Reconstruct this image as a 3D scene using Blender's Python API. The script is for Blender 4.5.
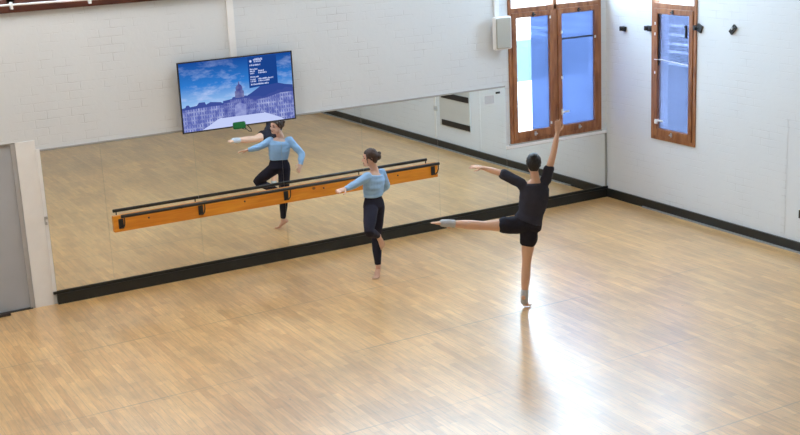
import bpy, bmesh, math, random
from mathutils import Vector, Matrix, noise
for o in list(bpy.data.objects): bpy.data.objects.remove(o)
S = bpy.context.scene
COL = S.collection
random.seed(4)
V = Vector
PI = math.pi

# ---------------------------------------------------------------- camera
cam = bpy.data.cameras.new('camera'); camo = bpy.data.objects.new('camera', cam); COL.objects.link(camo)
M = Matrix(((0.87011, 0.16383, -0.46484), (-0.49074, 0.2005, -0.84792), (-0.04571, 0.9659, 0.25485)))
camo.matrix_world = Matrix.Translation((-11.7714, -14.7467, 4.7063)) @ M.to_4x4()
cam.sensor_fit = 'HORIZONTAL'; cam.sensor_width = 36; cam.lens = 36*1230.3/800
cam.clip_start = .1; cam.clip_end = 200
S.camera = camo

# ---------------------------------------------------------------- world / exposure
S.view_settings.view_transform = 'Standard'; S.view_settings.look = 'None'
S.view_settings.gamma = 1; S.view_settings.use_curve_mapping = False
S.view_settings.exposure = 0.0
w = bpy.data.worlds.new('sky'); S.world = w; w.use_nodes = True
bg = w.node_tree.nodes['Background']; bg.inputs[0].default_value = (.60, .79, 1.0, 1); bg.inputs[1].default_value = 17.5
S.cycles.use_denoising = True
S.cycles.max_bounces = 10; S.cycles.diffuse_bounces = 5; S.cycles.glossy_bounces = 6
S.cycles.sample_clamp_indirect = 6

def area(name, loc, rot, sx, sy, power, color=(1, 1, 1), portal=False, spread=None):
    l = bpy.data.lights.new(name, 'AREA'); l.shape = 'RECTANGLE'; l.size = sx; l.size_y = sy
    l.energy = power; l.color = color
    if portal: l.cycles.is_portal = True
    if spread: l.spread = spread
    o = bpy.data.objects.new(name, l); COL.objects.link(o); o.location = loc; o.rotation_euler = rot
    return o
# sky portals on the window openings (they only guide the sky light in)
area('portal', (-.95, .35, 3.1), (-PI/2, 0, 0), 1.7, 4.1, 1, portal=True)
area('portal', (.35, -1.5, 3.1), (0, PI/2, 0), 4.1, .95, 1, portal=True)
area('portal', (-4.6, .35, 4.4), (-PI/2, 0, 0), 9.2, 1.4, 1, portal=True)
#area('portal', (.35, -10.75, 4.4), (0, PI/2, 0), 1.6, 3.5, 1, portal=True)

# ---------------------------------------------------------------- materials
def new_mat(name):
    m = bpy.data.materials.new(name); m.use_nodes = True
    n = m.node_tree.nodes; l = m.node_tree.links
    return m, n, l, n['Principled BSDF']
def simple(name, c, rough=.6, metal=0, var=0.06, scale=12, spec=None, bump=0):
    m, n, l, b = new_mat(name)
    tc = n.new('ShaderNodeTexCoord'); nz = n.new('ShaderNodeTexNoise'); nz.inputs['Scale'].default_value = scale
    nz.inputs['Detail'].default_value = 4
    l.new(tc.outputs['Object'], nz.inputs['Vector'])
    mx = n.new('ShaderNodeMix'); mx.data_type = 'RGBA'
    mx.inputs['A'].default_value = (*[max(0, x*(1-var)) for x in c], 1); mx.inputs['B'].default_value = (*[min(1, x*(1+var)) for x in c], 1)
    l.new(nz.outputs['Fac'], mx.inputs['Factor']); l.new(mx.outputs['Result'], b.inputs['Base Color'])
    b.inputs['Roughness'].default_value = rough; b.inputs['Metallic'].default_value = metal
    if spec is not None: b.inputs['Specular IOR Level'].default_value = spec
    if bump:
        bp = n.new('ShaderNodeBump'); bp.inputs['Strength'].default_value = bump; bp.inputs['Distance'].default_value = .01
        l.new(nz.outputs['Fac'], bp.inputs['Height']); l.new(bp.outputs['Normal'], b.inputs['Normal'])
    return m
def math_node(n, l, op, a, b=None, clamp=False):
    q = n.new('ShaderNodeMath'); q.operation = op; q.use_clamp = clamp
    for i, x in enumerate((a, b)):
        if x is None: continue
        if isinstance(x, (int, float)): q.inputs[i].default_value = x
        else: l.new(x, q.inputs[i])
    return q.outputs[0]
def brick_wall(name, axis, base):
    m, n, l, b = new_mat(name)
    tc = n.new('ShaderNodeTexCoord'); sx = n.new('ShaderNodeSeparateXYZ'); l.new(tc.outputs['Object'], sx.inputs[0])
    cb = n.new('ShaderNodeCombineXYZ'); l.new(sx.outputs[axis], cb.inputs[0]); l.new(sx.outputs[2], cb.inputs[1])
    nw = n.new('ShaderNodeTexNoise'); nw.inputs['Scale'].default_value = 5; l.new(tc.outputs['Object'], nw.inputs['Vector'])
    va = n.new('ShaderNodeVectorMath'); va.operation = 'MULTIPLY_ADD'; l.new(nw.outputs['Color'], va.inputs[0])
    va.inputs[1].default_value = (.012, .012, 0); l.new(cb.outputs[0], va.inputs[2])
    br = n.new('ShaderNodeTexBrick'); l.new(va.outputs[0], br.inputs['Vector'])
    br.inputs['Scale'].default_value = 1; br.inputs['Brick Width'].default_value = .29; br.inputs['Row Height'].default_value = .1
    br.inputs['Mortar Size'].default_value = .006; br.inputs['Mortar Smooth'].default_value = .6
    br.inputs['Color1'].default_value = (1, 1, 1, 1); br.inputs['Color2'].default_value = (.95, .95, .95, 1); br.inputs['Mortar'].default_value = (.0, .0, .0, 1)
    nm = n.new('ShaderNodeTexNoise'); nm.inputs['Scale'].default_value = 2.3; nm.inputs['Detail'].default_value = 6; nm.inputs['Roughness'].default_value = .7
    l.new(tc.outputs['Object'], nm.inputs['Vector'])
    mask = math_node(n, l, 'MULTIPLY', math_node(n, l, 'SUBTRACT', nm.outputs['Fac'], .475), 5, True)
    line = math_node(n, l, 'MULTIPLY', br.outputs['Fac'], mask)
    nb = n.new('ShaderNodeTexNoise'); nb.inputs['Scale'].default_value = .9; nb.inputs['Detail'].default_value = 5; l.new(tc.outputs['Object'], nb.inputs['Vector'])
    c1 = n.new('ShaderNodeMix'); c1.data_type = 'RGBA'; l.new(nb.outputs['Fac'], c1.inputs['Factor'])
    c1.inputs['A'].default_value = (*[x*.95 for x in base], 1); c1.inputs['B'].default_value = (*[min(1, x*1.04) for x in base], 1)
    c2 = n.new('ShaderNodeMix'); c2.data_type = 'RGBA'; l.new(math_node(n, l, 'MULTIPLY', line, .30), c2.inputs['Factor'])
    l.new(c1.outputs['Result'], c2.inputs['A']); c2.inputs['B'].default_value = (.28, .27, .26, 1)
    l.new(c2.outputs['Result'], b.inputs['Base Color'])
    h = math_node(n, l, 'SUBTRACT', nm.outputs['Fac'], math_node(n, l, 'MULTIPLY', line, .9))
    bp = n.new('ShaderNodeBump'); bp.inputs['Strength'].default_value = .5; bp.inputs['Distance'].default_value = .012
    l.new(h, bp.inputs['Height']); l.new(bp.outputs['Normal'], b.inputs['Normal'])
    b.inputs['Roughness'].default_value = .55
    return m
def floor_mat():
    m, n, l, b = new_mat('maple_strip_floor')
    tc = n.new('ShaderNodeTexCoord'); sx = n.new('ShaderNodeSeparateXYZ'); l.new(tc.outputs['Object'], sx.inputs[0])
    cb = n.new('ShaderNodeCombineXYZ'); l.new(sx.outputs[1], cb.inputs[0]); l.new(sx.outputs[0], cb.inputs[1])
    br = n.new('ShaderNodeTexBrick'); l.new(cb.outputs[0], br.inputs['Vector'])
    br.inputs['Scale'].default_value = 1; br.inputs['Brick Width'].default_value = .62; br.inputs['Row Height'].default_value = .075
    br.inputs['Mortar Size'].default_value = .0012; br.offset = .37; br.inputs['Bias'].default_value = 0
    br.inputs['Color1'].default_value = (.95, .585, .235, 1); br.inputs['Color2'].default_value = (.78, .435, .15, 1)
    br.inputs['Mortar'].default_value = (.40, .28, .17, 1)
    # second, longer rhythm of tones
    b2 = n.new('ShaderNodeTexBrick'); l.new(cb.outputs[0], b2.inputs['Vector'])
    b2.inputs['Scale'].default_value = 1; b2.inputs['Brick Width'].default_value = 1.24; b2.inputs['Row Height'].default_value = .15
    b2.inputs['Mortar Size'].default_value = 0; b2.offset = .61
    b2.inputs['Color1'].default_value = (1, 1, 1, 1); b2.inputs['Color2'].default_value = (.90, .87, .83, 1)
    mp = n.new('ShaderNodeMapping'); mp.inputs['Scale'].default_value = (14, 1.2, 1); l.new(tc.outputs['Object'], mp.inputs[0])
    gr = n.new('ShaderNodeTexNoise'); gr.inputs['Scale'].default_value = 3; gr.inputs['Detail'].default_value = 5; l.new(mp.outputs[0], gr.inputs['Vector'])
    mu = n.new('ShaderNodeMix'); mu.data_type = 'RGBA'; mu.blend_type = 'MULTIPLY'; mu.inputs['Factor'].default_value = 1
    l.new(br.outputs['Color'], mu.inputs['A']); l.new(b2.outputs['Color'], mu.inputs['B'])
    g2 = n.new('ShaderNodeMapRange'); l.new(gr.outputs['Fac'], g2.inputs[0]); g2.inputs[1].default_value = .3; g2.inputs[2].default_value = .7
    g2.inputs[3].default_value = .80; g2.inputs[4].default_value = 1.08
    mv = n.new('ShaderNodeVectorMath'); mv.operation = 'SCALE'; l.new(mu.outputs['Result'], mv.inputs[0])
    ns = n.new('ShaderNodeTexNoise'); ns.inputs['Scale'].default_value = .9; ns.inputs['Detail'].default_value = 7; ns.inputs['Roughness'].default_value = .65; l.new(tc.outputs['Object'], ns.inputs['Vector'])
    n3 = n.new('ShaderNodeMapRange'); l.new(ns.outputs['Fac'], n3.inputs[0]); n3.inputs[1].default_value = .35; n3.inputs[2].default_value = .62; n3.inputs[3].default_value = .80; n3.inputs[4].default_value = 1.04
    l.new(math_node(n, l, 'MULTIPLY', g2.outputs[0], n3.outputs[0]), mv.inputs['Scale'])
    # joints between floor sections: every 1.8 m along y, worn in places
    ph = math_node(n, l, 'PINGPONG', math_node(n, l, 'ADD', sx.outputs[1], 5.46+18), .9)
    near = math_node(n, l, 'LESS_THAN', ph, .009)
    nj = n.new('ShaderNodeTexNoise'); nj.inputs['Scale'].default_value = .7; l.new(tc.outputs['Object'], nj.inputs['Vector'])
    jm = math_node(n, l, 'MULTIPLY', math_node(n, l, 'SUBTRACT', nj.outputs['Fac'], .36), 3, True)
    jf = math_node(n, l, 'MULTIPLY', math_node(n, l, 'MULTIPLY', near, jm), .7)
    # scuffs: sparse dark flecks
    vo = n.new('ShaderNodeTexVoronoi'); vo.inputs['Scale'].default_value = 3.2; vo.inputs['Randomness'].default_value = 1
    mp2 = n.new('ShaderNodeMapping'); mp2.inputs['Scale'].default_value = (1.6, .8, 1); l.new(tc.outputs['Object'], mp2.inputs[0]); l.new(mp2.outputs[0], vo.inputs['Vector'])
    fl = math_node(n, l, 'LESS_THAN', vo.outputs['Distance'], .05)
    sc = n.new('ShaderNodeSeparateColor'); l.new(vo.outputs['Color'], sc.inputs[0])
    fl = math_node(n, l, 'MULTIPLY', fl, math_node(n, l, 'GREATER_THAN', sc.outputs[0], .72))
    jf = math_node(n, l, 'MAXIMUM', jf, math_node(n, l, 'MULTIPLY', fl, .5))
    mj = n.new('ShaderNodeMix'); mj.data_type = 'RGBA'; l.new(jf, mj.inputs['Factor']); l.new(mv.outputs[0], mj.inputs['A'])
    mj.inputs['B'].default_value = (.22, .15, .10, 1)
    l.new(mj.outputs['Result'], b.inputs['Base Color'])
    nr = n.new('ShaderNodeTexNoise'); nr.inputs['Scale'].default_value = 1.1; nr.inputs['Detail'].default_value = 6; l.new(tc.outputs['Object'], nr.inputs['Vector'])
    rr = n.new('ShaderNodeMapRange'); l.new(nr.outputs['Fac'], rr.inputs[0]); rr.inputs[3].default_value = .29; rr.inputs[4].default_value = .35
    l.new(rr.outputs[0], b.inputs['Roughness'])
    b.inputs['Specular IOR Level'].default_value = .5; b.inputs['Coat Weight'].default_value = 1; b.inputs['Coat IOR'].default_value = 1.85
    l.new(rr.outputs[0], b.inputs['Coat Roughness'])
    bp = n.new('ShaderNodeBump'); bp.inputs['Strength'].default_value = .08; bp.inputs['Distance'].default_value = .004
    l.new(gr.outputs['Fac'], bp.inputs['Height']); l.new(bp.outputs['Normal'], b.inputs['Normal'])
    return m
def wood(name, c1, c2, scale=(3, 3, 30), rough=.4, knots=False):
    m, n, l, b = new_mat(name)
    tc = n.new('ShaderNodeTexCoord'); mp = n.new('ShaderNodeMapping'); mp.inputs['Scale'].default_value = scale
    l.new(tc.outputs['Object'], mp.inputs[0]); nz = n.new('ShaderNodeTexNoise'); nz.inputs['Scale'].default_value = 1.5
    nz.inputs['Detail'].default_value = 6; nz.inputs['Distortion'].default_value = .6; l.new(mp.outputs[0], nz.inputs['Vector'])
    cr = n.new('ShaderNodeValToRGB'); l.new(nz.outputs['Fac'], cr.inputs[0])
    cr.color_ramp.elements[0].position = .32; cr.color_ramp.elements[0].color = (*c1, 1)
    cr.color_ramp.elements[1].position = .68; cr.color_ramp.elements[1].color = (*c2, 1)
    out = cr.outputs[0]
    if knots:
        vo = n.new('ShaderNodeTexVoronoi'); vo.inputs['Scale'].default_value = 2.6; l.new(tc.outputs['Object'], vo.inputs['Vector'])
        mp3 = n.new('ShaderNodeMapping'); mp3.inputs['Scale'].default_value = (1, 1, 1.3); l.new(tc.outputs['Object'], mp3.inputs[0]); l.new(mp3.outputs[0], vo.inputs['Vector'])
        f = math_node(n, l, 'LESS_THAN', vo.outputs['Distance'], .11)
        mx = n.new('ShaderNodeMix'); mx.data_type = 'RGBA'; l.new(math_node(n, l, 'MULTIPLY', f, .8), mx.inputs['Factor']); l.new(out, mx.inputs['A'])
        mx.inputs['B'].default_value = (.10, .03, .01, 1); out = mx.outputs['Result']
    l.new(out, b.inputs['Base Color']); b.inputs['Roughness'].default_value = rough
    return m
def mirror_mat():
    m, n, l, b = new_mat('mirror_silver')
    tc = n.new('ShaderNodeTexCoord'); nz = n.new('ShaderNodeTexNoise'); nz.inputs['Scale'].default_value = 1.5; l.new(tc.outputs['Object'], nz.inputs['Vector'])
    mr = n.new('ShaderNodeMix'); mr.data_type = 'RGBA'; l.new(nz.outputs['Fac'], mr.inputs['Factor'])
    mr.inputs['A'].default_value = (.90, .94, .93, 1); mr.inputs['B'].default_value = (.93, .96, .96, 1)
    l.new(mr.outputs['Result'], b.inputs['Base Color'])
    b.inputs['Metallic'].default_value = 1; b.inputs['Roughness'].default_value = 0.0
    return m
def film_mat(name, col, tl=.35):
    m = bpy.data.materials.new(name); m.use_nodes = True; n = m.node_tree.nodes; l = m.node_tree.links; n.clear()
    out = n.new('ShaderNodeOutputMaterial'); mx = n.new('ShaderNodeMixShader'); t = n.new('ShaderNodeBsdfTransparent'); d = n.new('ShaderNodeBsdfTranslucent')
    tc = n.new('ShaderNodeTexCoord'); nz = n.new('ShaderNodeTexNoise'); nz.inputs['Scale'].default_value = 1.3; l.new(tc.outputs['Object'], nz.inputs['Vector'])
    mc = n.new('ShaderNodeMix'); mc.data_type = 'RGBA'; l.new(nz.outputs['Fac'], mc.inputs['Factor'])
    mc.inputs['A'].default_value = (*[x*.85 for x in col], 1); mc.inputs['B'].default_value = (*[min(1, x*1.15) for x in col], 1)
    l.new(mc.outputs['Result'], t.inputs['Color']); l.new(mc.outputs['Result'], d.inputs['Color'])
    mx.inputs[0].default_value = tl; l.new(t.outputs[0], mx.inputs[1]); l.new(d.outputs[0], mx.inputs[2]); l.new(mx.outputs[0], out.inputs[0])
    return m
def glass_mat():
    m = bpy.data.materials.new('window_glass'); m.use_nodes = True; n = m.node_tree.nodes; l = m.node_tree.links; n.clear()
    out = n.new('ShaderNodeOutputMaterial'); mx = n.new('ShaderNodeMixShader'); t = n.new('ShaderNodeBsdfTransparent'); g = n.new('ShaderNodeBsdfGlossy')
    g.inputs['Roughness'].default_value = .02; t.inputs[0].default_value = (.96, .98, .97, 1); mx.inputs[0].default_value = .05
    l.new(t.outputs[0], mx.inputs[1]); l.new(g.outputs[0], mx.inputs[2]); l.new(mx.outputs[0], out.inputs[0])
    return m
def emit(name, c, s):
    m = bpy.data.materials.new(name); m.use_nodes = True; n = m.node_tree.nodes; l = m.node_tree.links; n.clear()
    out = n.new('ShaderNodeOutputMaterial'); e = n.new('ShaderNodeEmission'); e.inputs[0].default_value = (*c, 1); e.inputs[1].default_value = s
    l.new(e.outputs[0], out.inputs[0]); return m
WALLB = brick_wall('painted_brick_back', 0, (.75, .78, .81))
WALLR = brick_wall('painted_brick_right', 1, (.75, .785, .82))
PLASTER = simple('white_plaster', (.80, .80, .78), .6, scale=3)
FLOOR = floor_mat()
BLACKP = simple('black_painted_board', (.012, .015, .015), .35, var=.3)
BLACK = simple('black_metal', (.015, .015, .016), .4, var=.2)
FRAME = wood('stained_window_wood', (.20, .065, .022), (.40, .165, .065), (10, 10, 2.0), .35)
DARKW = wood('dark_window_wood', (.07, .02, .015), (.16, .05, .03), (2, 14, 14), .4)
PLANK = wood('orange_pine', (.70, .22, .015), (.86, .34, .03), (1.2, 20, 14), .35, knots=True)
MIR = mirror_mat(); GLASS = glass_mat()
FILM = film_mat('blue_film', (.215, .25, .36))
FILM2 = film_mat('pale_blue_film', (.30, .31, .39), .06)
WHITE = simple('white_paint', (.90, .90, .90), .45, scale=6)
GREYD = simple('grey_door_paint', (.44, .46, .50), .5, scale=4)
GREYB = simple('light_grey_board', (.60, .60, .57), .5, scale=4)
SPK = simple('speaker_cream', (.46, .45, .40), .7, scale=60)
STEEL = simple('steel', (.55, .56, .58), .3, metal=.9)
MIREDGE = simple('mirror_edge', (.50, .50, .44), .3)

# ---------------------------------------------------------------- helpers
def link(name, me, mat=None, parent=None, smooth=False):
    o = bpy.data.objects.new(name, me); COL.objects.link(o)
    if mat is not None:
        for mm in (mat if isinstance(mat, (list, tuple)) else [mat]): me.materials.append(mm)
    if parent is not None: o.parent = parent
    if smooth:
        for p in me.polygons: p.use_smooth = True
    return o
def bx(bm, c0, c1, bev=0, mi=0):
    x0, y0, z0 = [min(a, b) for a, b in zip(c0, c1)]; x1, y1, z1 = [max(a, b) for a, b in zip(c0, c1)]
    vs = [bm.verts.new(p) for p in ((x0,y0,z0),(x1,y0,z0),(x1,y1,z0),(x0,y1,z0),(x0,y0,z1),(x1,y0,z1),(x1,y1,z1),(x0,y1,z1))]
    fs = [bm.faces.new([vs[i] for i in f]) for f in ((0,3,2,1),(4,5,6,7),(0,1,5,4),(1,2,6,5),(2,3,7,6),(3,0,4,7))]
    for f in fs: f.material_index = mi
    if bev:
        es = list({e for f in fs for e in f.edges})
        bmesh.ops.bevel(bm, geom=es, offset=bev, segments=2, affect='EDGES', profile=.5)
def tube(bm, pts, rad, seg=12, cap=True):
    pts = [V(p) for p in pts]; rings = []
    up = V((0, 0, 1)); prev = None
    for i, p in enumerate(pts):
        t = (pts[min(i+1, len(pts)-1)] - pts[max(i-1, 0)]).normalized()
        if prev is None:
            a = t.cross(up if abs(t.z) < .9 else V((1, 0, 0))).normalized()
        else: a = (prev - t*prev.dot(t)).normalized()
        prev = a; b = t.cross(a)
        r = rad[i] if isinstance(rad, (list, tuple)) else rad
        rings.append([bm.verts.new(p + a*math.cos(2*PI*k/seg)*r + b*math.sin(2*PI*k/seg)*r) for k in range(seg)])
    for r0, r1 in zip(rings, rings[1:]):
        for k in range(seg): bm.faces.new((r0[k], r0[(k+1) % seg], r1[(k+1) % seg], r1[k]))
    if cap: bm.faces.new(list(reversed(rings[0]))); bm.faces.new(rings[-1])
def mk(name, bm, mat, parent=None, smooth=False):
    me = bpy.data.meshes.new(name); bmesh.ops.recalc_face_normals(bm, faces=bm.faces); bm.to_mesh(me); bm.free()
    return link(name, me, mat, parent, smooth)
def box(name, c0, c1, mat, parent=None, bev=0):
    bm = bmesh.new(); bx(bm, c0, c1, bev)
    return mk(name, bm, mat, parent)
def boxes(name, lst, mat, parent=None, bev=0):
    bm = bmesh.new()
    for a, b in lst: bx(bm, a, b, bev)
    return mk(name, bm, mat, parent)
def tubes(name, lst, mat, parent=None, seg=12):
    bm = bmesh.new()
    for pts, r in lst: tube(bm, pts, r, seg)
    return mk(name, bm, mat, parent, True)
def empty(name, loc=(0, 0, 0), rz=0):
    o = bpy.data.objects.new(name, None); COL.objects.link(o); o.location = loc; o.rotation_euler = (0, 0, rz)
    o.empty_display_size = .1; return o
def tag(o, label, cat, group=None, kind=None):
    o['label'] = label; o['category'] = cat
    if group: o['group'] = group
    if kind: o['kind'] = kind
    return o
def struct(o, label=None):
    o['kind'] = 'structure'
    if label: o['label'] = label
    return o
def copy_tree(o, parent=None):
    c = o.copy(); COL.objects.link(c); c.parent = parent
    for ch in list(o.children): copy_tree(ch, c)
    return c

# ---------------------------------------------------------------- room shell
XL, YF, ZC = -15.0, -19.0, 6.4
struct(box('floor', (XL, YF, -.1), (0, .0, 0), FLOOR), 'pale maple strip dance floor')
struct(box('ceiling', (XL, YF, ZC), (0, .3, ZC+.2), PLASTER), 'white ceiling')
def wall_with_holes(name, mat, axis, a0, a1, z0, z1, holes, t0, t1):
    """boxes around rectangular holes (a_lo, a_hi, z_lo, z_hi); axis 0: runs along x, thickness in y"""
    As = sorted({a0, a1, *[h[0] for h in holes], *[h[1] for h in holes]}); Zs = sorted({z0, z1, *[h[2] for h in holes], *[h[3] for h in holes]})
    bm = bmesh.new()
    for a, b in zip(As, As[1:]):
        run = None
        for c, d in zip(Zs, Zs[1:]):
            hole = any(h[0] <= a and b <= h[1] and h[2] <= c and d <= h[3] for h in holes)
            if not hole:
                if run and abs(run[1]-c) < 1e-6: run[1] = d
                else:
                    if run: bx(bm, *(((a, t0, run[0]), (b, t1, run[1])) if axis == 0 else ((t0, a, run[0]), (t1, b, run[1]))))
                    run = [c, d]
        if run: bx(bm, *(((a, t0, run[0]), (b, t1, run[1])) if axis == 0 else ((t0, a, run[0]), (t1, b, run[1]))))
    return struct(mk(name, bm, mat))
BW = (-1.78, -.11, 1.065, 5.1)     # big window opening (x)
UW = [(-9.5, -6.6, 3.66, 5.1), (-5.4, -2.1, 3.5, 5.1)]  # second opening is an added, unseen window that gives floor glare
DR = (-9.95, -8.83, 0, 2.06)
wall_with_holes('wall_back', WALLB, 0, XL, .3, 0, ZC, [BW, DR]+UW, .0, .3)['label'] = 'white painted brick wall behind the mirrors'
RW = (-1.97, -1.05, 1.075, 5.1)     # right window opening (y)
RU = []
wall_with_holes('wall_right', WALLR, 1, YF, 0, 0, ZC, [RW]+RU, 0, .3)['label'] = 'white painted brick wall with the narrow window'
struct(box('wall_left', (XL-.3, YF, 0), (XL, .3, ZC), PLASTER))
struct(box('wall_front', (XL-.3, YF-.3, 0), (.3, YF, ZC), PLASTER))
struct(boxes('baseboard_back', [((-8.56, -.05, 0), (-.02, 0, .13)), ((-8.60, -.035, .13), (0, 0, .165))], BLACKP), 'black board running under the mirrors')
struct(boxes('baseboard_right', [((-.03, YF, 0), (0, -.05, .135))], BLACKP), 'black baseboard along the right wall')
struct(boxes('trim_1', [((-.055, YF, 0), (-.03, -.9, .02))], simple('dull_metal_strip', (.35, .36, .37), .35, metal=.3)), 'grey metal strip at the foot of the right baseboard')

# ---------------------------------------------------------------- windows
def frame_rect(bm, a0, a1, z0, z1, w, t0, t1, axis, bev=.004, wb=None):
    wb = wb or w
    def add(p, q, r, s):
        if axis == 0: bx(bm, (p, t0, r), (q, t1, s), bev)
        else: bx(bm, (t0, p, r), (t1, q, s), bev)
    add(a0, a0+w, z0, z1); add(a1-w, a1, z0, z1); add(a0+w, a1-w, z0, z0+wb); add(a0+w, a1-w, z1-w, z1)
def window(name, axis, op, casements, zt, sign, label):
    """op: opening; casements: list of (a0,a1); zt: transom height. axis 1 uses thickness along +x"""
    root = empty(name, ((op[0]+op[1])/2, 0, op[2]) if axis == 0 else (0, (op[0]+op[1])/2, op[2]))
    struct(root, label); inv = Matrix.Translation(-V(root.location))
    def fin(nm, bm, mat):
        bmesh.ops.transform(bm, matrix=inv, verts=bm.verts); return mk(nm, bm, mat, root)
    bm = bmesh.new(); frame_rect(bm, op[0], op[1], op[2], op[3], .055, -.02, .09, axis)
    (bx(bm, (op[0]+.05, -.018, zt-.035), (op[1]-.05, .088, zt+.035), .004) if axis == 0 else bx(bm, (-.018, op[0]+.05, zt-.035), (.088, op[1]-.05, zt+.035), .004))
    if len(casements) == 2:
        bx(bm, (casements[0][1], -.018, op[2]+.05), (casements[1][0], .088, op[3]-.05), .004)
    fin('window_frame', bm, FRAME)
    for (a0, a1) in casements:
        bm = bmesh.new(); frame_rect(bm, a0+.004, a1-.004, op[2]+.055, zt-.036, .075, -.032, .05, axis, .006, wb=.11); c = fin('casement', bm, FRAME)
        bm = bmesh.new(); A = (a0+.07, a1-.07)
        (bx(bm, (A[0], .02, op[2]+.16), (A[1], .026, zt-.10)) if axis == 0 else bx(bm, (.02, A[0], op[2]+.16), (.026, A[1], zt-.10)))
        fin('pane', bm, GLASS)
        bm = bmesh.new()
        if axis == 0: bx(bm, (a0+.05, .02, zt+.03), (a1-.05, .026, op[3]-.05))
        else: bx(bm, (.02, a0+.04, zt+.03), (.026, a1-.04, op[3]-.05))
        fin('upper_pane', bm, GLASS)
        # black catches top, brass at bottom, white stay handle
        m = (a0+a1)/2
        for zz, mt in ((zt-.075, BLACK), (op[2]+.11, STEEL)):
            bm = bmesh.new()
            if axis == 0: bx(bm, (m-.014, -.05, zz-.03), (m+.014, -.031, zz+.03), .004); bx(bm, (m-.03, -.06, zz-.012), (m+.03, -.045, zz+.008), .003)
            else: bx(bm, (-.05, m-.014, zz-.03), (-.031, m+.014, zz+.03), .004); bx(bm, (-.06, m-.03, zz-.012), (-.045, m+.03, zz+.008), .003)
            fin('catch', bm, mt)
    return root, fin
w1, f1 = window('window_1', 0, BW, [(-1.73, -.985), (-.925, -.16)], 3.0, 1, 'large brown wooden double casement window above the low mirror')
# blue film sheets on the panes (the left pane keeps a bare strip)
def film(nm, c0, c1, mat, fin):
    bm = bmesh.new(); bx(bm, c0, c1); return fin(nm, bm, mat)
film('window_film', (-1.37, .012, 1.225), (-1.055, .016, 2.90), FILM, f1)
film('window_film', (-.855, .012, 1.225), (-.23, .016, 2.505), FILM, f1)
film('window_film', (-.855, .012, 2.525), (-.23, .016, 2.90), FILM, f1)
bm = bmesh.new()
bx(bm, (-.86, .004, 2.505), (-.23, .018, 2.525))
f1('glazing_strip', bm, BLACK)
bm = bmesh.new(); bx(bm, (-.855, -.045, 1.42), (-.73, -.03, 1.445), .004); bx(bm, (-.87, -.05, 1.39), (-.85, -.02, 1.48), .004); f1('handle', bm, WHITE)
bm = bmesh.new()
for (x, z) in ((-.855, 2.62), (-.235, 2.5), (-.855, 1.95), (-1.655, 1.62), (-1.06, 2.86), (-1.06, 1.3)):
    bx(bm, (x-.012, -.04, z-.02), (x+.012, -.03, z+.02), .002)
f1('pane_clip', bm, WHITE)
w2, f2 = window('window_2', 1, RW, [(-1.915, -1.105)], 3.0, 1, 'narrow brown wooden window in the right wall')
film('window_film', (.012, -1.84, 1.235), (.016, -1.18, 2.9), FILM2, f2)
bm = bmesh.new(); bx(bm, (-.012, -1.2, 2.15), (.016, -1.18, 2.9), .002); bx(bm, (.0, -1.84, 2.885), (.018, -1.18, 2.9)); f2('dark_edge_seal', bm, BLACK)
bm = bmesh.new(); tube(bm, [(-.05, -1.15, 2.24), (-.045, -1.3, 2.245), (-.04, -1.83, 2.22)], .005, 8); f2('stay_rod', bm, WHITE)
bm = bmesh.new(); bx(bm, (-.05, -1.33, 1.35), (-.033, -1.16, 1.375), .004); bx(bm, (-.055, -1.21, 1.31), (-.03, -1.16, 1.36), .004); f2('handle', bm, WHITE)
bm = bmesh.new()
for z in (2.6, 2.75, 2.05): bx(bm, (-.04, -1.155, z-.02), (-.03, -1.135, z+.02), .003)
f2('pane_clip', bm, WHITE)
# high windows; the middle one is added, out of view
k = 3
for (a0, a1, z0, z1) in UW:
    r = struct(empty('window_%d' % k, ((a0+a1)/2, 0, z0)), 'high window with dark brown frame, its sill at the top of the wall; the middle one is added'); k += 1
    bm = bmesh.new(); frame_rect(bm, a0, a1, z0, z1, .07, -.02, .09, 0)
    n = 4 if a1-a0 > 3 else 3
    for i in range(1, n):
        x = a0+(a1-a0)*i/n if a0 > -7 else (-8.68 if i == 1 else -7.0)
        bx(bm, (x-.05, -.02, z0), (x+.05, .09, z1), .004)
    bmesh.ops.transform(bm, matrix=Matrix.Translation(-V(r.location)), verts=bm.verts)
    mk('window_frame', bm, DARKW, r)
    bm = bmesh.new(); bx(bm, (a0+.06, .02, z0+.06), (a1-.06, .026, z1-.06)); bmesh.ops.transform(bm, matrix=Matrix.Translation(-V(r.location)), verts=bm.verts)
    mk('pane', bm, GLASS, r)
for (a0, a1, z0, z1) in RU:
    r = struct(empty('window_%d' % k, (0, (a0+a1)/2, z0)), 'high window in the right wall'); k += 1
    bm = bmesh.new(); frame_rect(bm, a0, a1, z0, z1, .07, -.02, .09, 1)
    for i in range(1, 4):
        y = a0+(a1-a0)*i/4; bx(bm, (-.02, y-.04, z0), (.09, y+.04, z1), .004)
    bmesh.ops.transform(bm, matrix=Matrix.Translation(-V(r.location)), verts=bm.verts)
    mk('window_frame', bm, DARKW, r)
struct(box('trim_2', (-9.6, -.05, 3.575), (-2.2, .0, 3.655), DARKW, bev=.004), 'dark brown timber sill under the high windows')
struct(boxes('trim_3', [((-1.86, -.035, 1.005), (-.02, 0, 1.045))], WHITE), 'white ledge under the large window')
struct(boxes('trim_4', [((-1.8, .0, 1.045), (-.1, .0-.02, 1.066))], simple('ledge_grey_bead', (.45, .44, .42), .7)), 'grey bead between window frame and ledge')  # solid bead in one plain grey
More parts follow.
